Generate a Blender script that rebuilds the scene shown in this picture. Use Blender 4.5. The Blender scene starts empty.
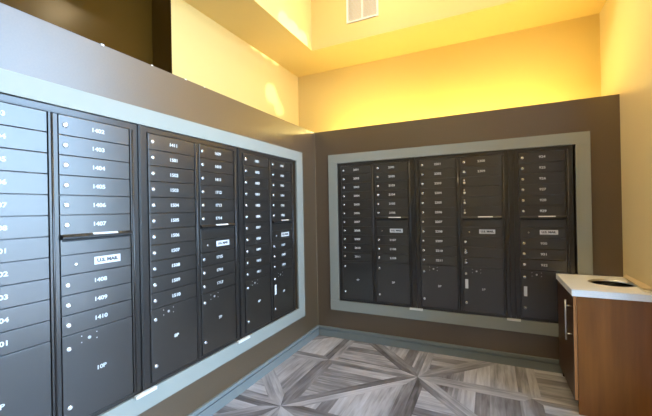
import bpy, bmesh, math, random
from mathutils import Vector, Matrix
random.seed(4)
scn = bpy.context.scene
C = scn.collection
PI = math.pi

# ---------------------------------------------------------------- camera
YAW, PITCH, ROLL = 0.4471, 0.0022, -0.0188
F = Vector((-math.sin(YAW)*math.cos(PITCH), math.cos(YAW)*math.cos(PITCH), math.sin(PITCH)))
R0 = Vector((math.cos(YAW), math.sin(YAW), 0))
U0 = R0.cross(F)
R = R0*math.cos(ROLL) + U0*math.sin(ROLL)
U = -R0*math.sin(ROLL) + U0*math.cos(ROLL)
cd = bpy.data.cameras.new('camera')
cam = bpy.data.objects.new('camera', cd); C.objects.link(cam)
M = Matrix((R, U, -F)).transposed().to_4x4()
M.translation = Vector((1.7336, -3.3587, 1.3824))
cam.matrix_world = M
cd.sensor_width = 36.0
cd.lens = 342.55/652*36.0
cd.clip_start = 0.02
scn.camera = cam

# ---------------------------------------------------------------- world, exposure, lights
scn.view_settings.view_transform = 'Standard'
scn.view_settings.look = 'None'
scn.view_settings.gamma = 1
scn.view_settings.exposure = 0.0
w = bpy.data.worlds.new('world'); scn.world = w; w.use_nodes = True
wn = w.node_tree.nodes; wl = w.node_tree.links
bg = wn['Background']
tc = wn.new('ShaderNodeTexCoord'); sx = wn.new('ShaderNodeSeparateXYZ'); cr = wn.new('ShaderNodeValToRGB')
wl.new(tc.outputs['Generated'], sx.inputs[0]); wl.new(sx.outputs['Z'], cr.inputs[0]); wl.new(cr.outputs[0], bg.inputs[0])
cr.color_ramp.elements[0].position = 0.0; cr.color_ramp.elements[0].color = (0.54, 0.76, 1.0, 1)
cr.color_ramp.elements[1].position = 0.9; cr.color_ramp.elements[1].color = (0.30, 0.52, 1.0, 1)
bg.inputs['Strength'].default_value = 15.5

def light(name, kind, loc, target, energy, color, size=None, size_y=None, portal=False, spot=None, blend=0.3):
    d = bpy.data.lights.new(name, kind); d.energy = energy; d.color = color
    o = bpy.data.objects.new(name, d); C.objects.link(o); o.location = loc
    v = Vector(target) - Vector(loc)
    o.rotation_euler = v.to_track_quat('-Z', 'Y').to_euler()
    if kind == 'AREA':
        if size_y: d.shape = 'RECTANGLE'; d.size = size; d.size_y = size_y
        else: d.shape = 'DISK'; d.size = size
        if portal: d.cycles.is_portal = True
    if kind == 'SPOT':
        d.spot_size = spot; d.spot_blend = blend; d.shadow_soft_size = size
    return o
# window opening in the right wall as a portal for the daylight
WR = (-4.6, -0.70, 0.12, 3.75)      # y0,y1,z0,z1 on the right wall
XR = 2.646; YF = -5.8; ZC = 4.0
light('portal_right', 'AREA', (XR+0.13, (WR[0]+WR[1])/2, (WR[2]+WR[3])/2), (0, (WR[0]+WR[1])/2, (WR[2]+WR[3])/2), 1, (1,1,1), WR[1]-WR[0], WR[3]-WR[2], True)
# sunlight thrown back into the room from outside: small glints high on the left wall
for gx, gz, e_, an in ((-.64, 3.135, 9000, 1.3), (-.46, 3.13, 11000, 1.3), (-.28, 3.125, 11000, 1.2)):
    light('sun_glint', 'SPOT', (9.0, -4.4, 2.75), (.035, gx, gz), e_, (1, .9, .72), .01, spot=math.radians(an), blend=.6)
light('sun_glint', 'SPOT', (9.0, -4.4, 1.2), (-.47, -.13, 2.69), 9000, (1, .88, .66), .01, spot=math.radians(1.5), blend=.7)
light('sun_glint', 'SPOT', (9.0, -4.4, 1.2), (-.47, .02, 2.57), 6500, (1, .88, .66), .01, spot=math.radians(1.2), blend=.7)

sd = bpy.data.lights.new('sun', 'SUN'); sd.energy = 22; sd.color = (1.0, 0.95, 0.88); sd.angle = 0.009
so = bpy.data.objects.new('sun', sd); C.objects.link(so); so.location = (8, 12, 12)
so.rotation_euler = Vector((0.08, -0.70, -0.70)).to_track_quat('-Z', 'Y').to_euler()

# ---------------------------------------------------------------- materials
def srgb(r, g, b):
    f = lambda c: (c/255/12.92) if c/255 <= .04045 else ((c/255+.055)/1.055)**2.4
    return (f(r), f(g), f(b), 1)
def mat(name, col, rough=0.5, metal=0.0, spec=0.5, noise=0.0, nscale=20.0, bump=0.0, bscale=200.0, coat=0.0, stretch=None, coat_ior=1.5, coat_rough=0.15):
    m = bpy.data.materials.new(name); m.use_nodes = True
    n = m.node_tree.nodes; l = m.node_tree.links; p = n['Principled BSDF']
    p.inputs['Base Color'].default_value = col
    p.inputs['Roughness'].default_value = rough; p.inputs['Metallic'].default_value = metal
    p.inputs['Specular IOR Level'].default_value = spec; p.inputs['Coat Weight'].default_value = coat
    p.inputs['Coat Roughness'].default_value = coat_rough; p.inputs['Coat IOR'].default_value = coat_ior
    t = n.new('ShaderNodeTexCoord'); mp = n.new('ShaderNodeMapping')
    l.new(t.outputs['Object'], mp.inputs[0])
    if stretch: mp.inputs['Scale'].default_value = stretch
    if noise:
        nz = n.new('ShaderNodeTexNoise'); nz.inputs['Scale'].default_value = nscale; nz.inputs['Detail'].default_value = 5
        l.new(mp.outputs[0], nz.inputs['Vector'])
        mx = n.new('ShaderNodeMix'); mx.data_type = 'RGBA'
        mx.inputs[6].default_value = tuple(c*(1-noise) for c in col[:3])+(1,)
        mx.inputs[7].default_value = tuple(min(1, c*(1+noise)) for c in col[:3])+(1,)
        l.new(nz.outputs[0], mx.inputs[0]); l.new(mx.outputs[2], p.inputs['Base Color'])
    if bump:
        nb = n.new('ShaderNodeTexNoise'); nb.inputs['Scale'].default_value = bscale; nb.inputs['Detail'].default_value = 3
        l.new(mp.outputs[0], nb.inputs['Vector'])
        b = n.new('ShaderNodeBump'); b.inputs['Strength'].default_value = bump; b.inputs['Distance'].default_value = 0.0002
        l.new(nb.outputs[0], b.inputs['Height']); l.new(b.outputs[0], p.inputs['Normal'])
    return m
def emis(name, col, strength):
    m = bpy.data.materials.new(name); m.use_nodes = True
    p = m.node_tree.nodes['Principled BSDF']
    p.inputs['Base Color'].default_value = (0.8,0.8,0.8,1)
    p.inputs['Emission Color'].default_value = col; p.inputs['Emission Strength'].default_value = strength
    return m
m_brown = mat('brown_paint', srgb(86, 67, 45), 0.4, spec=0.8, coat=0.7, coat_ior=1.6, coat_rough=0.3, noise=0.22, nscale=130, bump=0.5, bscale=260)
m_cream = mat('cream_paint', srgb(224, 204, 158), 0.55, noise=0.02, nscale=3, bump=0.15, bscale=220)
m_cream_lit = mat('cove_lit_cream_paint', srgb(218, 190, 122), 0.55, noise=0.02, nscale=3, bump=0.15, bscale=220)  # cream paint again, with the warm cove glow put into its colour
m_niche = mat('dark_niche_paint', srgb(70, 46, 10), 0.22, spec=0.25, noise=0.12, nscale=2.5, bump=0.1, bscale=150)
m_trim = mat('grey_trim_paint', srgb(148, 148, 138), 0.5, spec=0.3, noise=0.02, nscale=8)
m_base = mat('grey_baseboard_paint', srgb(122, 126, 122), 0.42, noise=0.03, nscale=8)
m_door = mat('bronze_powder_coat', srgb(34, 28, 22), 0.36, spec=0.8, coat=1.0, coat_ior=1.54, coat_rough=0.24, metal=0.0, noise=0.04, nscale=30, bump=0.12, bscale=500)
m_frame = mat('bronze_frame_metal', srgb(42, 37, 33), 0.3, spec=0.9, metal=0.2, coat=0.3, noise=0.03, nscale=30)
m_dark = mat('dark_recess', srgb(22, 20, 20), 0.6)
m_chrome = mat('chrome', (0.85,0.85,0.86,1), 0.22, metal=0.85)
m_steel = mat('brushed_steel', (0.72,0.72,0.73,1), 0.38, metal=1.0)
m_white = mat('white_print', (0.72,0.72,0.72,1), 0.5)
m_num = mat('number_print', (0.62,0.62,0.60,1), 0.6, spec=0.3)
m_stick = mat('white_sticker_vinyl', (0.62,0.62,0.62,1), 0.55, spec=0.3)
m_ink = mat('black_ink', (0.03,0.03,0.035,1), 0.6)
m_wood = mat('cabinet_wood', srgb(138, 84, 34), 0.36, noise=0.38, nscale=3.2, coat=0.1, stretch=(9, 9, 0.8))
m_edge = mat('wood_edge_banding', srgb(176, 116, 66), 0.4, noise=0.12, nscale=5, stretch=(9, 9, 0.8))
m_doorwood = mat('shaded_cabinet_wood', srgb(70, 42, 20), 0.4, noise=0.28, nscale=3.5, coat=0.0, stretch=(9, 9, 0.8))  # cabinet wood again, darkened for the shade on its door side
m_stone = mat('white_speckled_stone', srgb(244, 243, 242), 0.3, noise=0.08, nscale=140)
m_paper = mat('manila_paper', srgb(208, 186, 150), 0.7, noise=0.05, nscale=12)
m_paper2 = mat('white_paper', srgb(235, 228, 212), 0.7)
m_ventm = mat('vent_enamel', srgb(226, 222, 214), 0.4)
m_ceil = mat('ceiling_paint', srgb(226, 214, 184), 0.7)
m_alu = mat('window_aluminium', srgb(90, 88, 86), 0.35, metal=0.7)
m_ground = mat('pavement', srgb(170, 168, 162), 0.9, noise=0.15, nscale=2)
# glass: clear with a faint reflection
m_glass = bpy.data.materials.new('window_glass'); m_glass.use_nodes = True
gn = m_glass.node_tree.nodes; gl = m_glass.node_tree.links; gn.remove(gn['Principled BSDF'])
tr = gn.new('ShaderNodeBsdfTransparent'); gy = gn.new('ShaderNodeBsdfGlossy'); fr = gn.new('ShaderNodeFresnel'); ms = gn.new('ShaderNodeMixShader')
gy.inputs['Roughness'].default_value = 0.02; tr.inputs[0].default_value = (0.95, 0.97, 0.97, 1)
gl.new(fr.outputs[0], ms.inputs[0]); gl.new(tr.outputs[0], ms.inputs[1]); gl.new(gy.outputs[0], ms.inputs[2])
gl.new(ms.outputs[0], gn['Material Output'].inputs[0])
# floor planks: tone per plank (attribute), grain along each plank (uv)
def floor_mat():
    m = bpy.data.materials.new('grey_wood_planks'); m.use_nodes = True
    n = m.node_tree.nodes; l = m.node_tree.links; p = n['Principled BSDF']
    a = n.new('ShaderNodeAttribute'); a.attribute_name = 'tone'
    uv = n.new('ShaderNodeUVMap'); uv.uv_map = 'grain'
    mp = n.new('ShaderNodeMapping'); mp.inputs['Scale'].default_value = (2.2, 26, 1); l.new(uv.outputs[0], mp.inputs[0])
    nz = n.new('ShaderNodeTexNoise'); nz.inputs['Scale'].default_value = 1.6; nz.inputs['Detail'].default_value = 7; nz.inputs['Distortion'].default_value = 0.6
    l.new(mp.outputs[0], nz.inputs['Vector'])
    mp2 = n.new('ShaderNodeMapping'); mp2.inputs['Scale'].default_value = (1.6, 5, 1); l.new(uv.outputs[0], mp2.inputs[0])
    n2 = n.new('ShaderNodeTexNoise'); n2.inputs['Scale'].default_value = 1.5; n2.inputs['Detail'].default_value = 3
    l.new(mp2.outputs[0], n2.inputs['Vector'])
    def math_(op, x, y):
        k = n.new('ShaderNodeMath'); k.operation = op
        for i, v in enumerate((x, y)):
            if isinstance(v, (int, float)): k.inputs[i].default_value = v
            else: l.new(v, k.inputs[i])
        return k.outputs[0]
    s = math_('ADD', math_('MULTIPLY', a.outputs['Fac'], 0.55), math_('ADD', math_('MULTIPLY', nz.outputs[0], 0.55), math_('MULTIPLY', math_('SUBTRACT', n2.outputs[0], 0.5), 0.7)))
    r = n.new('ShaderNodeValToRGB'); l.new(s, r.inputs[0])
    e = r.color_ramp.elements
    e[0].position = 0.22; e[0].color = srgb(86, 80, 80)
    e[1].position = 0.92; e[1].color = srgb(198, 196, 200)
    k = e.new(0.5); k.color = srgb(134, 130, 132)
    k = e.new(0.7); k.color = srgb(172, 169, 172)
    l.new(r.outputs[0], p.inputs['Base Color'])
    p.inputs['Roughness'].default_value = 0.36
    b = n.new('ShaderNodeBump'); b.inputs['Strength'].default_value = 0.15; b.inputs['Distance'].default_value = 0.002
    l.new(nz.outputs[0], b.inputs['Height']); l.new(b.outputs[0], p.inputs['Normal'])
    return m
m_floor = floor_mat()

# ---------------------------------------------------------------- helpers
def box(bm, x0, x1, y0, y1, z0, z1, bev=0.0, mi=0):
    vs = [bm.verts.new((x, y, z)) for x in (x0, x1) for y in (y0, y1) for z in (z0, z1)]
    fs = [bm.faces.new([vs[i] for i in q]) for q in ((0,1,3,2),(4,6,7,5),(0,4,5,1),(2,3,7,6),(0,2,6,4),(1,5,7,3))]
    for f in fs: f.material_index = mi
    if bev:
        es = {e for f in fs for e in f.edges}
        bmesh.ops.bevel(bm, geom=list(es), offset=bev, segments=2, profile=0.6, affect='EDGES', clamp_overlap=True)
def cyl(bm, p0, p1, r0, r1=None, seg=24, cap=True):
    r1 = r0 if r1 is None else r1
    a = Vector(p0); b = Vector(p1); d = (b-a); q = d.to_track_quat('Z', 'Y')
    ra = [bm.verts.new(a + q @ Vector((r0*math.cos(t), r0*math.sin(t), 0))) for t in [2*PI*i/seg for i in range(seg)]]
    rb = [bm.verts.new(b + q @ Vector((r1*math.cos(t), r1*math.sin(t), 0))) for t in [2*PI*i/seg for i in range(seg)]]
    for i in range(seg):
        f = bm.faces.new((ra[i], ra[(i+1) % seg], rb[(i+1) % seg], rb[i])); f.smooth = True
    if cap: bm.faces.new(list(reversed(ra))); bm.faces.new(rb)
def lathe(bm, prof, axis_o, axis_d, seg=24):
    q = Vector(axis_d).to_track_quat('Z', 'Y'); o = Vector(axis_o); prev = None
    for (r, h) in prof:
        ring = [bm.verts.new(o + q @ Vector((r*math.cos(2*PI*i/seg), r*math.sin(2*PI*i/seg), h))) for i in range(seg)]
        if prev:
            for i in range(seg):
                f = bm.faces.new((prev[i], prev[(i+1) % seg], ring[(i+1) % seg], ring[i])); f.smooth = True
        prev = ring
    bm.faces.new(prev)
def mesh_of(name, bm, *mats):
    me = bpy.data.meshes.new(name); bmesh.ops.recalc_face_normals(bm, faces=bm.faces[:]); bm.to_mesh(me); bm.free()
    for m in mats: me.materials.append(m)
    return me
def put(name, me, parent=None, loc=(0,0,0)):
    o = bpy.data.objects.new(name, me); C.objects.link(o); o.location = loc
    if parent: o.parent = parent
    return o
def obj(name, bm, m, parent=None, loc=(0,0,0)):
    ms_ = m if isinstance(m, (list, tuple)) else (m,)
    return put(name, mesh_of(name, bm, *ms_), parent, loc)
def struct(name, bm, m, parent=None):
    o = obj(name, bm, m, parent)
    if not parent: o['kind'] = 'structure'
    return o
def thing(name, label, cat, loc=(0,0,0), rz=0, group=None):
    o = bpy.data.objects.new(name, None); C.objects.link(o); o.location = loc; o.rotation_euler = (0,0,rz)
    o.empty_display_size = 0.1
    o['label'] = label; o['category'] = cat
    if group: o['group'] = group
    return o
def tag(o, label, cat, group=None):
    o['label'] = label; o['category'] = cat
    if group: o['group'] = group
    return o
_txt = {}
def text_mesh(s, h, m, sx=1.0, bold=0.0, key=None):
    k = (s, h, m.name, sx, bold)
    if k in _txt: return _txt[k]
    cu = bpy.data.curves.new('lettering', 'FONT'); cu.body = s; cu.align_x = 'CENTER'; cu.align_y = 'CENTER'
    cu.size = h/0.69; cu.extrude = 0.0004; cu.offset = bold; cu.resolution_u = 3; cu.space_character = 0.98
    t = bpy.data.objects.new('lettering', cu); C.objects.link(t)
    dg = bpy.context.evaluated_depsgraph_get(); dg.update()
    me = bpy.data.meshes.new_from_object(t.evaluated_get(dg))
    C.objects.unlink(t); bpy.data.objects.remove(t)
    # lettering stands in the local xz plane, facing -y
    me.transform(Matrix.Scale(sx, 4, (1,0,0))); me.transform(Matrix.Rotation(PI/2, 4, 'X'))
    me.materials.clear(); me.materials.append(m)
    _txt[k] = me
    return me

# ---------------------------------------------------------------- structure
ZT = 2.2229                       # top of the brown half-height walls
DL = 0.47; DB = 0.476             # depth of the ledges
ZS = 3.085                        # soffit
XB = 0.035; YB = -0.09            # bulkhead faces
TO, TI, BI, BO = 1.957, 1.8625, 0.4025, 0.2986   # trim levels
LO0, LI0, LI1, LO1 = -3.055, -2.955, -0.432, -0.3137   # trim along the left wall (y)
XO0, XI0, XI1, XO1 = 0.1663, 0.2669, 2.357, 2.4549     # trim along the back wall (x)

# floor pattern
def clip(poly, n, c):             # keep points with n.p <= c
    out = []
    for i in range(len(poly)):
        a, b = poly[i], poly[(i+1) % len(poly)]
        da = n[0]*a[0]+n[1]*a[1]-c; db = n[0]*b[0]+n[1]*b[1]-c
        if da <= 0: out.append(a)
        if (da < 0) != (db < 0) and abs(da-db) > 1e-12:
            t = da/(da-db); out.append((a[0]+(b[0]-a[0])*t, a[1]+(b[1]-a[1])*t))
    return out
def area(p): return abs(sum(p[i][0]*p[(i+1) % len(p)][1]-p[(i+1) % len(p)][0]*p[i][1] for i in range(len(p))))/2
bm = bmesh.new(); uvl = bm.loops.layers.uv.new('grain'); tl = bm.faces.layers.float.new('tone')
X0, X1, Y0, Y1 = 0.0, XR, YF, 0.0
def plank(poly, d, tone):
    for n, c in (((-1,0),-X0), ((1,0),X1), ((0,-1),-Y0), ((0,1),Y1)): poly = clip(poly, n, c) if len(poly) > 2 else []
    if len(poly) < 3 or area(poly) < 1e-5: return
    q = []
    for v in poly:
        if not q or (abs(v[0]-q[-1][0])+abs(v[1]-q[-1][1])) > 1e-5: q.append(v)
    if abs(q[0][0]-q[-1][0])+abs(q[0][1]-q[-1][1]) < 1e-5: q.pop()
    if len(q) < 3: return
    f = bm.faces.new([bm.verts.new((x, y, 0)) for x, y in q]); f[tl] = tone
    off = random.random()*40
    for lp, (x, y) in zip(f.loops, q):
        lp[uvl].uv = (x*d[0]+y*d[1]+off, -x*d[1]+y*d[0]+off*.37)
G = 0.80; GX, GY = 0.377, -0.53   # crossing node nearest the corner
S2 = math.sqrt(.5)
for i in range(-3, 6):
    for j in range(-9, 4):
        # cell with lower-left node (i,j); star nodes where (i+j) odd
        x0, y0 = GX+i*G, GY+j*G; x1, y1 = x0+G, y0+G
        if x1 < X0 or x0 > X1 or y1 < Y0 or y0 > Y1: continue
        tris = ([(x0,y0),(x1,y0),(x1,y1)], [(x0,y0),(x1,y1),(x0,y1)]) if (i+j) % 2 else ([(x0,y0),(x1,y0),(x0,y1)], [(x1,y0),(x1,y1),(x0,y1)])
        for k, T in enumerate(tris):
            E_ = []
            for e in range(3):
                a, b = T[e], T[(e+1) % 3]; L = math.hypot(b[0]-a[0], b[1]-a[1]); d = ((b[0]-a[0])/L, (b[1]-a[1])/L)
                n = (d[1], -d[0])                       # outward for ccw
                E_.append((a, d, n, n[0]*a[0]+n[1]*a[1], L))
            wb = 0.062
            for e in range(3):
                a, d, n, c, L = E_[e]; p = clip(list(T), (-n[0], -n[1]), -(c-wb))
                for g in range(3):
                    if g != e:
                        n2, c2 = E_[g][2], E_[g][3]      # nearer to e than g: c-n.p <= c2-n2.p
                        p = clip(p, (n2[0]-n[0], n2[1]-n[1]), c2-c)
                base = 0.50 if L > G*1.2 else 0.40
                plank(p, d, base + random.uniform(-.36, .36))
            p = list(T)
            for e in range(3): p = clip(p, E_[e][2], E_[e][3]-wb)
            d = (0, 1) if (i+j+k) % 2 else (1, 0)
            n = (d[1], -d[0]); vals = [n[0]*v[0]+n[1]*v[1] for v in p]; s = min(vals); cell_t = random.uniform(.45, .66)
            while s < max(vals):
                q = clip(clip(p, n, s+0.095), (-n[0], -n[1]), -s)
                if len(q) > 2: plank(q, d, cell_t + random.uniform(-.38, .38))
                s += 0.095
me = bpy.data.meshes.new('floor'); bm.to_mesh(me); bm.free(); me.materials.append(m_floor)
fo = put('floor', me); fo['kind'] = 'structure'
if me.polygons[0].normal.z < 0: me.flip_normals()

# brown half walls with the openings for the mailbox units
bm = bmesh.new(); T_ = 0.09
box(bm, -T_, 0, YF, T_, 0, BI); box(bm, -T_, 0, YF, T_, TI, ZT)
box(bm, -T_, 0, YF, LI0, BI, TI); box(bm, -T_, 0, LI1, T_, BI, TI)
box(bm, -DL, -T_, YF, DB, ZT-.05, ZT)                      # ledge behind it
for (y, s, dz) in ((-2.30, .014, .008), (-1.78, .012, .006), (-2.02, .010, .005), (-1.62, .009, .004)):
    box(bm, -.004, .0035, y, y+s, ZT-dz*.6, ZT+dz*.35, mi=1)   # chipped paint on the lip
struct('wall_left', bm, (m_brown, m_paper2))
bm = bmesh.new()
box(bm, 0, XR, 0, T_, 0, BI); box(bm, 0, XR, 0, T_, TI, ZT)
box(bm, 0, XI0, 0, T_, BI, TI); box(bm, XI1, XR, 0, T_, BI, TI)
box(bm, -T_, XR, T_, DB, ZT-.05, ZT)
struct('wall_back', bm, m_brown)
# upper walls, set back
YN = -1.473
bm = bmesh.new()
box(bm, -DL-.215, -DL, YN, DB, ZT-.05, ZS); box(bm, -DL-.1, -DL, YN, DB, 0, ZT-.05)
struct('wall_upper_left', bm, m_cream_lit)
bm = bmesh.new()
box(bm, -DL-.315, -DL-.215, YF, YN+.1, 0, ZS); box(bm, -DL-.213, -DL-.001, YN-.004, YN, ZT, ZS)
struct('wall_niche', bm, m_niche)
bm = bmesh.new(); box(bm, -DL-.215, XR, DB, DB+.1, 0, ZC); struct('wall_upper_back', bm, m_cream_lit)
bm = bmesh.new(); box(bm, -DL-.315, XB, YF, DB, ZS, ZC)
struct('wall_bulkhead_left', bm, m_cream_lit)
bm = bmesh.new(); box(bm, XB, XR, YB, DB, ZS, ZC); struct('wall_bulkhead_back', bm, m_cream_lit)
# right wall with the window opening
bm = bmesh.new(); y0, y1, z0, z1 = WR
box(bm, XR, XR+.12, y1, DB+.1, 0, ZC); box(bm, XR, XR+.12, YF-.12, y0, 0, ZC)
box(bm, XR, XR+.12, y0, y1, 0, z0); box(bm, XR, XR+.12, y0, y1, z1, ZC)
struct('wall_right', bm, m_cream)
bm = bmesh.new()
box(bm, -DL-.315, XR, YF-.12, YF, 0, ZC)
struct('wall_front', bm, m_cream)
bm = bmesh.new(); box(bm, -DL-.315, XR+.12, YF-.12, DB+.1, ZC, ZC+.1); struct('ceiling', bm, m_ceil)
# windows
def window(name, axis, p, a0, a1, z0, z1, nd):
    f = bmesh.new(); g = bmesh.new(); t = 0.05
    def b(bm_, u0, u1, w0, w1, d0, d1):
        if axis == 0: box(bm_, p+d0, p+d1, u0, u1, w0, w1)
        else: box(bm_, u0, u1, p-d1, p-d0, w0, w1)
    b(f, a0, a1, z0, z0+t, .03, .09); b(f, a0, a1, z1-t, z1, .03, .09)
    for k in range(nd+1):
        c = a0+(a1-a0-t)*k/nd; b(f, c, c+t, z0+t, z1-t, .03, .09)
    b(g, a0+.02, a1-.02, z0+.02, z1-.02, .058, .062)
    fr_ = obj('window_frame', f, m_alu); fr_.name = name; fr_['kind'] = 'structure'
    obj('pane', g, m_glass, fr_)
window('window_1', 0, XR, *WR, 3)
bm = bmesh.new(); box(bm, -30, 30, -40, 30, -.2, -.15); struct('ground', bm, m_ground)

# trims round the mailbox banks
bm = bmesh.new(); t = .018
box(bm, 0, t, LO0, LO1, TI, TO, .002); box(bm, 0, t, LO0, LO1, BO, BI, .002)
box(bm, 0, t, LO0, LI0, BI, TI, .002); box(bm, 0, t, LI1, LO1, BI, TI, .002)
struct('trim_1', bm, m_trim)
bm = bmesh.new()
box(bm, XO0, XO1, -t, 0, TI, TO, .002); box(bm, XO0, XO1, -t, 0, BO, BI, .002)
box(bm, XO0, XI0, -t, 0, BI, TI, .002); box(bm, XI1, XO1, -t, 0, BI, TI, .002)
struct('trim_2', bm, m_trim)
bm = bmesh.new(); box(bm, 0, .006, -.006, 0, .11, ZT, .0015); struct('trim_3', bm, mat('corner_bead', srgb(132, 116, 92), .5))   # bead in the corner
# baseboards: flat board, groove, rounded top lip
def baseboard(name, axis, a0, a1):
    bm = bmesh.new()
    for (z0, z1, d) in ((0, .070, .014), (.070, .080, .002), (.080, .106, .018)):
        if axis == 0: box(bm, 0, d, a0, a1, z0, z1, .0015 if z0 != .070 else 0)
        else: box(bm, a0, a1, -d, 0, z0, z1, .0015 if z0 != .070 else 0)
    struct(name, bm, m_base)
baseboard('baseboard_left', 0, YF, -.0005)
baseboard('baseboard_back', 1, .017, XR)

# ---------------------------------------------------------------- mailbox units
H = 0.0902; ZTOP = 1.826; ZBOT = 0.428
DW = 0.33                                        # door width
def door_bm(h, z0=0):
    bm = bmesh.new(); box(bm, .0015, DW-.0015, -.014, .0, z0+.0017, z0+h-.0017, .0016); return bm
me_door = mesh_of('mailbox_door', door_bm(H), m_door)
me_us = mesh_of('carrier_door', door_bm(H), m_door)
me_blank = mesh_of('outgoing_panel', door_bm(H), m_door)
me_parcel = mesh_of('parcel_door', door_bm(ZTOP-11*H-ZBOT), m_door)
bm = bmesh.new()
lathe(bm, [(.0115, 0), (.0115, .003), (.0085, .0055), (.006, .006), (.003, .0052)], (0,0,0), (0,-1,0), 20)
box(bm, -.0008, .0008, -.0066, -.0052, -.004, .004)
me_lock = mesh_of('lock', bm, m_chrome)
bm = bmesh.new(); lathe(bm, [(.0065, 0), (.0065, .002), (.005, .003)], (0,0,0), (0,-1,0), 16); me_stud = mesh_of('stud', bm, m_chrome)
bm = bmesh.new()
lathe(bm, [(.0075, 0), (.0075, .002), (.0055, .0032)], (0,0,0), (0,-1,0), 16)
for sx_ in (-.034, .034):
    for sz_ in (-.013, .016): lathe(bm, [(.0028, 0), (.0022, .0012)], (sx_, 0, sz_), (0,-1,0), 8)
me_arrow = mesh_of('carrier_lock', bm, m_steel)
bm = bmesh.new(); box(bm, -.064, .064, -.0008, 0, -.0185, .0185); me_sticker = mesh_of('sticker', bm, m_stick)
bm = bmesh.new(); box(bm, -.0125, .0125, -.003, 0, -.042, .042, .0012); me_tag = mesh_of('key_tag', bm, m_white)
# hood over the outgoing-mail slot: a wedge with a dark bar for the shadow in the slot below and a printed strip
bm = bmesh.new(); y = -.014
pts = [(0, 0, 0), (0, -.004-.014, 0), (0, -.034, -.012), (0, -.034, -.020), (0, 0, -.028)]
a_ = [bm.verts.new((.002, p[1], p[2])) for p in pts]; b_ = [bm.verts.new((DW-.002, p[1], p[2])) for p in pts]
bm.faces.new(a_); bm.faces.new(list(reversed(b_)))
for i in range(5): bm.faces.new((a_[i], a_[(i+1) % 5], b_[(i+1) % 5], b_[i]))
me_hood = mesh_of('outgoing_hood', bm, mat('hood_metal', srgb(18, 15, 14), .4))
bm = bmesh.new(); box(bm, .008, DW-.008, -.003, .0, -.012, 0); me_slot = mesh_of('slot_shade', bm, m_dark)
bm = bmesh.new(); nrm = Vector((0, -.014, -.016)).normalized()
p0 = Vector((0, -.0188, -.0002)); p1 = Vector((0, -.0285, -.009)); up = Vector((0, -.0007, .0009))
q = [bm.verts.new(v) for v in (Vector((.135, *(p0+up)[1:])), Vector((.255, *(p0+up)[1:])), Vector((.255, *(p1+up)[1:])), Vector((.135, *(p1+up)[1:])))]
q2 = [bm.verts.new(v.co - up*.6) for v in q]
bm.faces.new(q); bm.faces.new(list(reversed(q2)))
for i in range(4): bm.faces.new((q[i], q2[i], q2[(i+1) % 4], q[(i+1) % 4]))
me_strip = mesh_of('outgoing_label', bm, m_stick)
def column_rails(bm, x0):
    # raised bar and hinge on the right of a column of doors
    box(bm, x0+DW+.002, x0+DW+.012, -.018, 0, ZBOT, ZTOP, .001)
    cyl(bm, (x0+DW+.0175, -.018, ZBOT+.004), (x0+DW+.0175, -.018, ZTOP-.004), .0048, seg=12)
def add_column(u, x0, kind, nums, parcel, opts):
    """one column of doors; z is measured from the floor, the unit's empty is at z=0 of the bank"""
    rows = list(range(11)) if kind == 'long' else [0,1,2,3,4,5,8,9,10]
    for n_, r in enumerate(rows):
        z0 = ZTOP-(r+1)*H - ZBOT
        d = put('mailbox_door', me_door, u, (x0, -.001, z0))
        two = r in opts.get('double', ())
        if two:
            put('stud', me_stud, d, (.026, -.014, H/2+.017)); put('lock', me_lock, d, (.027, -.014, H/2-.008))
        else: put('lock', me_lock, d, (.027, -.014, H/2))
        if nums[n_]:
            put('number', text_mesh(nums[n_], .0185, m_num, 1.2, .0007), d, (.170+opts.get('shift', 0), -.0147, H/2))
    if kind == 'short':
        z = ZTOP-6*H-ZBOT
        pn = put('outgoing_panel', me_blank, u, (x0, -.001, z-H))
        hd = put('outgoing_hood', me_hood, u, (x0, 0, z+.004))
        put('outgoing_label', me_strip, hd); put('slot_shade', me_slot, pn, (0, -.014, H-.017))
        us = put('carrier_door', me_us, u, (x0, -.001, z-2*H))
        put('stud', me_stud, us, (.062, -.014, H/2))
        st = put('sticker', me_sticker, us, (.207, -.014, H/2+.004)); st['label'] = 'white sticker reading U.S. MAIL'
        put('lettering', text_mesh('U.S. MAIL', .0155, m_ink, 1.15, .0012), us, (.207, -.0152, H/2+.004))
    p = put('parcel_door', me_parcel, u, (x0, -.001, 0))
    hp = ZTOP-11*H-ZBOT
    put('lock', me_lock, p, (.027, -.014, .772-ZBOT)); put('lock', me_lock, p, (.027, -.014, .51-ZBOT))
    if opts.get('arrow', True): put('carrier_lock', me_arrow, p, (.115, -.014, .797-ZBOT))
    if parcel: put('number', text_mesh(parcel, .0185, m_num, 1.2, .0007), p, (.168+opts.get('shift', 0), -.0147, .638-ZBOT))
    if opts.get('tag'):
        k = put('key_tag', me_tag, p, (.032, -.014, opts['tag']-ZBOT)); k['label'] = 'white plastic key tag on the parcel door'
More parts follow.
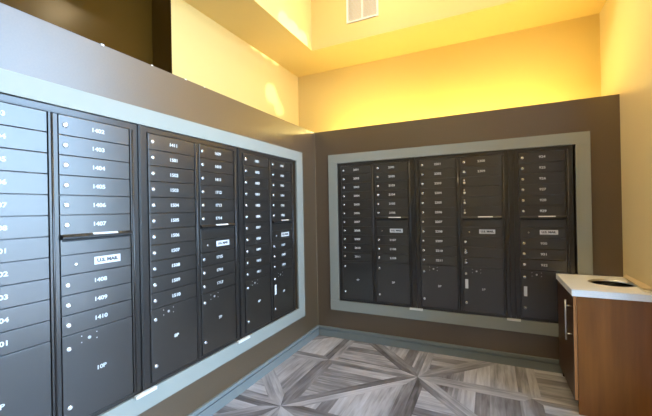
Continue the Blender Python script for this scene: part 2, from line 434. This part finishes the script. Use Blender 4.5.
def unit(label, loc, rz, cols, group='mailbox units set into the two brown walls'):
    u = thing('mailbox_unit', label, 'mailbox unit', (loc[0], loc[1], ZBOT), rz, group)
    W_ = .04 + DW + (.042+DW if len(cols) == 2 else 0) + .05
    bm = bmesh.new(); zb, zt = BI+.004-ZBOT, TI-.004-ZBOT; top = ZTOP-ZBOT
    box(bm, 0, W_, .002, .36, zb, zt)                                    # body in the wall
    box(bm, 0, .034, -.010, .002, zb, zt, .001); box(bm, .036, .0388, -.016, .002, 0, top)
    box(bm, W_-.030, W_, -.010, .002, zb, zt, .001)
    box(bm, .034, W_-.030, -.010, .002, top+.006, zt, .001); box(bm, .034, W_-.030, -.010, .002, zb, -.004, .001)
    box(bm, .036, W_-.030, -.014, .002, top+.0015, top+.0045)
    obj('frame', bm, m_frame, u)
    bm = bmesh.new()
    for k in range(len(cols)):
        x0 = .04+k*(DW+.042)
        box(bm, x0+DW+.002, x0+DW+.011, -.019, .001, 0, top, .001)
        cyl(bm, (x0+DW+.0165, -.016, .004), (x0+DW+.0165, -.016, top-.004), .0045, seg=12)
        box(bm, x0+DW+.022, x0+DW+.040 if k == 0 and len(cols) == 2 else x0+DW+.028, -.012, .001, 0, top, .001)
    obj('hinge_rail', bm, m_frame, u)
    for k, c in enumerate(cols): add_column(u, .04+k*(DW+.042), *c)
    return u, W_
def seq(a, n): return [str(a+i) for i in range(n)]
RL = PI/2
SA = (-2.913, -2.099, -1.278)
unit('mailbox unit at the left end of the left wall, doors numbered 1402 to 1410', (0, SA[0]), RL, [
    ('long', ['1203','1204','1205','1206','1207','1208','1301','1302','1303','1304','1401'], '9P', {'arrow': False, 'shift': -.013}),
    ('short', seq(1402, 9), '10P', {})])
unit('middle mailbox unit of the left wall, its top left door numbered 1411', (0, SA[1]), RL, [
    ('long', ['1411']+seq(1501, 10), '8P', {}),
    ('short', seq(1609, 3)+seq(1712, 6), '7P', {})])
unit('mailbox unit on the left wall nearest the corner, white key tag on its parcel door', (0, SA[2]), RL, [
    ('long', seq(1801, 11), '6P', {}),
    ('short', seq(1901, 9), '5P', {'tag': .678})])
SB = (.275, 1.086, 1.919)
unit('mailbox unit on the back wall nearest the corner', (SB[0], 0), 0, [
    ('long', seq(2001, 11), '4P', {'arrow': False}),
    ('short', seq(2101, 9), '3P', {'arrow': False})])
unit('mailbox unit in the middle of the back wall, several doors blank with double locks', (SB[1], 0), 0, [
    ('long', seq(2201, 11), '2P', {}),
    ('short', ['2308','2309','','','','','','',''], '1P', {'double': (2,3,4,5,9,10), 'tag': .68})])
unit('single-column mailbox unit at the right end of the back wall beside the wooden cabinet', (SB[2], 0), 0, [
    ('short', seq(924, 9), '', {'tag': .652})])
# filler posts between units, each with its pale foot plate
def post(label, x, y, rz, w_, foot):
    p = thing('filler_post', label, 'filler post', (x, y, BI+.004), rz, 'filler posts between the mailbox units')
    bm = bmesh.new(); h = TI-BI-.008
    box(bm, 0, w_, -.020, .03, .006, h, .001); box(bm, .006, w_-.006, -.023, -.020, .03, h-.002, .001)
    obj('post', bm, m_frame, p)
    bm = bmesh.new(); box(bm, w_/2-foot, w_/2+foot, -.040, -.022, -.012, .006, .0015); 
    f = obj('foot_plate', bm, m_ventm, p); f['label'] = 'pale metal foot plate'
wu = .04+DW+.042+DW+.05
post('dark metal filler post between the left and middle units of the left wall', 0, SA[0]+wu+.001, RL, SA[1]-SA[0]-wu-.002, .062)
post('dark metal filler post beside the left wall unit nearest the corner', 0, SA[1]+wu+.001, RL, SA[2]-SA[1]-wu-.002, .066)
post('dark metal filler post between the corner and middle units of the back wall', SB[0]+wu+.001, 0, 0, SB[1]-SB[0]-wu-.002, .062)
post('dark metal filler post left of the single-column unit on the back wall', SB[1]+wu+.001, 0, 0, SB[2]-SB[1]-wu-.002, .052)

# ---------------------------------------------------------------- cabinet with stone top and waste opening
cx0, cx1, cy0, cy1, ct = 2.215, XR-.002, -.62, -.045, .777
cab = thing('waste_cabinet', 'wooden cabinet with a vertical bar handle and white stone top beside the right wall', 'cabinet', (2.43, -.33, 0))
def lo(p): return (p[0]-2.43, p[1]+.33, p[2])
def cbox(bm, x0, x1, y0, y1, z0, z1, bev=0):
    box(bm, x0-2.43, x1-2.43, y0+.33, y1+.33, z0, z1, bev)
bm = bmesh.new()
cbox(bm, cx0+.021, cx1, cy1-.018, cy1, .0, ct)                                     # back
cbox(bm, cx0+.021, cx1, cy0+.019, cy1-.018, .09, .108); cbox(bm, cx0+.021, cx0+.04, cy0+.019, cy1-.018, ct-.05, ct)
cbox(bm, cx1-.018, cx1, cy0+.019, cy1-.018, .108, ct)
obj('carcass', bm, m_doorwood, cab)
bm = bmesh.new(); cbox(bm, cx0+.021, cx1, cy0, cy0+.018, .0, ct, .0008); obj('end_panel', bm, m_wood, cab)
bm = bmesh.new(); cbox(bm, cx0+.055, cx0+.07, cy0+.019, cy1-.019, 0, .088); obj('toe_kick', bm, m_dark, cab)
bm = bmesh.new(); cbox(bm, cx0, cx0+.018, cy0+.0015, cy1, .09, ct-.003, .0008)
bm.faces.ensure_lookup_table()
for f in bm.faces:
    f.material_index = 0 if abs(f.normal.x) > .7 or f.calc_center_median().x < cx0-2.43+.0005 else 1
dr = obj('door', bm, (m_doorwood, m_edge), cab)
bm = bmesh.new(); hx = cx0-.034-2.43; hy = -.568+.33
cyl(bm, (hx, hy, .467), (hx, hy, .737), .0055, seg=16)
for z in (.508, .697): cyl(bm, (hx, hy, z), (cx0-2.43, hy, z), .0045, seg=12)
h_ = obj('handle', bm, m_steel, dr)
# stone top with a round hole
HX, HY, HR = 2.497, -.308, .130
bm = bmesh.new(); X_0, X_1, Y_0, Y_1 = 2.207, XR-.002, -.632, -.03; Z_0, Z_1 = .778, .820
N = 64
def perim(t):
    c, s = math.cos(t), math.sin(t); k = min(((X_1-HX) if c > 0 else (HX-X_0))/max(abs(c), 1e-9), ((Y_1-HY) if s > 0 else (HY-Y_0))/max(abs(s), 1e-9))
    return HX+c*k, HY+s*k
angs = sorted([2*PI*i/N for i in range(N)] + [math.atan2(y-HY, x-HX) % (2*PI) for x in (X_0, X_1) for y in (Y_0, Y_1)])
rings = []
for z in (Z_0, Z_1):
    rings.append(([bm.verts.new((HX+HR*math.cos(t)-2.43, HY+HR*math.sin(t)+.33, z)) for t in angs], [bm.verts.new((perim(t)[0]-2.43, perim(t)[1]+.33, z)) for t in angs]))
n_ = len(angs)
for i in range(n_):
    j = (i+1) % n_
    (ia, oa), (ib, ob) = rings
    bm.faces.new((ib[i], ob[i], ob[j], ib[j])); bm.faces.new((ia[i], ia[j], oa[j], oa[i]))
    bm.faces.new((oa[i], oa[j], ob[j], ob[i])); bm.faces.new((ia[j], ia[i], ib[i], ib[j]))
top = obj('countertop', bm, m_stone, cab); top['label'] = 'white speckled stone countertop with a round hole'
bm = bmesh.new()
lathe(bm, [(HR-.004, -.012), (HR-.003, .002), (HR+.003, .003), (HR+.006, .001), (HR+.006, 0)], lo((HX, HY, Z_1)), (0,0,1), 48)
bm.faces.ensure_lookup_table()
bm.faces.remove(bm.faces[-1])
obj('waste_ring', bm, m_steel, top)
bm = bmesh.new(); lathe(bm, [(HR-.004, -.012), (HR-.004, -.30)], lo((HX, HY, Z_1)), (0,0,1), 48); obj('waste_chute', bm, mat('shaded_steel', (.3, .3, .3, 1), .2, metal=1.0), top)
# papers lying against the right wall on the counter
bm = bmesh.new()
def sheet(bm, pts, z, th, sag=0):
    a = [bm.verts.new((x, y, z+dz)) for x, y, dz in pts]; b = [bm.verts.new((x, y, z+dz+th)) for x, y, dz in pts]
    bm.faces.new(list(reversed(a))); bm.faces.new(b)
    for i in range(len(a)): bm.faces.new((a[i], a[(i+1) % len(a)], b[(i+1) % len(a)], b[i]))
sheet(bm, [(2.596, -.572, 0), (2.6435, -.592, 0), (2.6435, -.12, 0), (2.618, -.20, 0)], .8245, .004)
tag(obj('envelope', bm, m_paper2), 'white envelope lying flat at the right end of the stone top', 'envelope')
bm = bmesh.new()
sheet(bm, [(2.603, -.52, 0), (2.6435, -.56, .012), (2.6435, -.06, .012), (2.618, -.10, 0)], .829, .007)
tag(obj('folded_leaflet', bm, m_paper), 'tan folded leaflet resting on the white envelope', 'leaflet')

# ---------------------------------------------------------------- air vent on the back bulkhead
v = thing('air_vent', 'white louvred air vent high on the back bulkhead', 'air vent', (.61, YB, 3.27))
bm = bmesh.new(); hw, vh = .168, .50
box(bm, -hw, hw, -.010, 0, 0, .018, .001); box(bm, -hw, hw, -.010, 0, vh-.018, vh, .001)
for x in (-hw, -.007, hw-.018): box(bm, x, x+(.014 if x == -.007 else .018), -.010, 0, .018, vh-.018, .001)
obj('frame', bm, m_ventm, v)
for sgn in (0, 1):
    bm = bmesh.new(); xa = -hw+.018 if sgn == 0 else .007; xb = -.007 if sgn == 0 else hw-.018
    k = .024
    while k < vh-.026:
        a = [bm.verts.new(p) for p in ((xa, -.008, k), (xb, -.008, k), (xb, -.001, k+.011), (xa, -.001, k+.011))]
        b = [bm.verts.new((p.co.x, p.co.y-.0005, p.co.z+.0012)) for p in a]
        bm.faces.new(a); bm.faces.new(list(reversed(b)))
        for i in range(4): bm.faces.new((a[i], b[i], b[(i+1) % 4], a[(i+1) % 4]))
        k += .012
    obj('louvre', bm, m_ventm, v)

# ---------------------------------------------------------------- cove lamps, and fill lamps added to the ceiling
def cove(name, label, x0, x1, y, z, strength, rot=0, org=(0,0)):
    t = thing(name, label, 'light', (x0, y, ZT), rot, 'cove lights hidden on the ledge')
    L = x1-x0
    b_ = bmesh.new(); box(b_, 0, L, -.02, .02, 0, .012); obj('housing', b_, m_ventm, t)
    b_ = bmesh.new(); box(b_, .005, L-.005, -.012, .012, .012, .022)
    me_ = obj('lamp_tube', b_, emis('cove_glow', (1.0, .79, .25, 1), strength), t)
cove('cove_light', 'warm cove light tube on the ledge behind the back wall', .80, 1.70, .22, 0, 85)
cove('cove_light', 'long warm cove light tube on the ledge near the right wall', 1.70, 2.42, .10, 0, 120)
cove('cove_light', 'warm cove light tube on the ledge near the corner', .02, .80, .10, 0, 115)
for (x, y) in ((.75, -.85), (1.9, -.85), (.9, -3.2), (1.9, -3.2), (1.4, -4.8)):  # unseen ceiling lamps, added to warm and brighten the room
    t = thing('fill_lamp', 'unseen round ceiling lamp added for warm fill', 'light', (x, y, ZC), 0, 'added ceiling fill lamps')
    b_ = bmesh.new(); lathe(b_, [(.085, 0), (.085, .004), (.07, .010)], (0,0,0), (0,0,-1), 32); obj('bezel', b_, m_ventm, t)
    b_ = bmesh.new(); lathe(b_, [(.066, .010), (.066, .013)], (0,0,0), (0,0,-1), 32); obj('lamp_lens', b_, emis('fill_glow', (1, .78, .46, 1), 470 if y > -2 else 130), t)
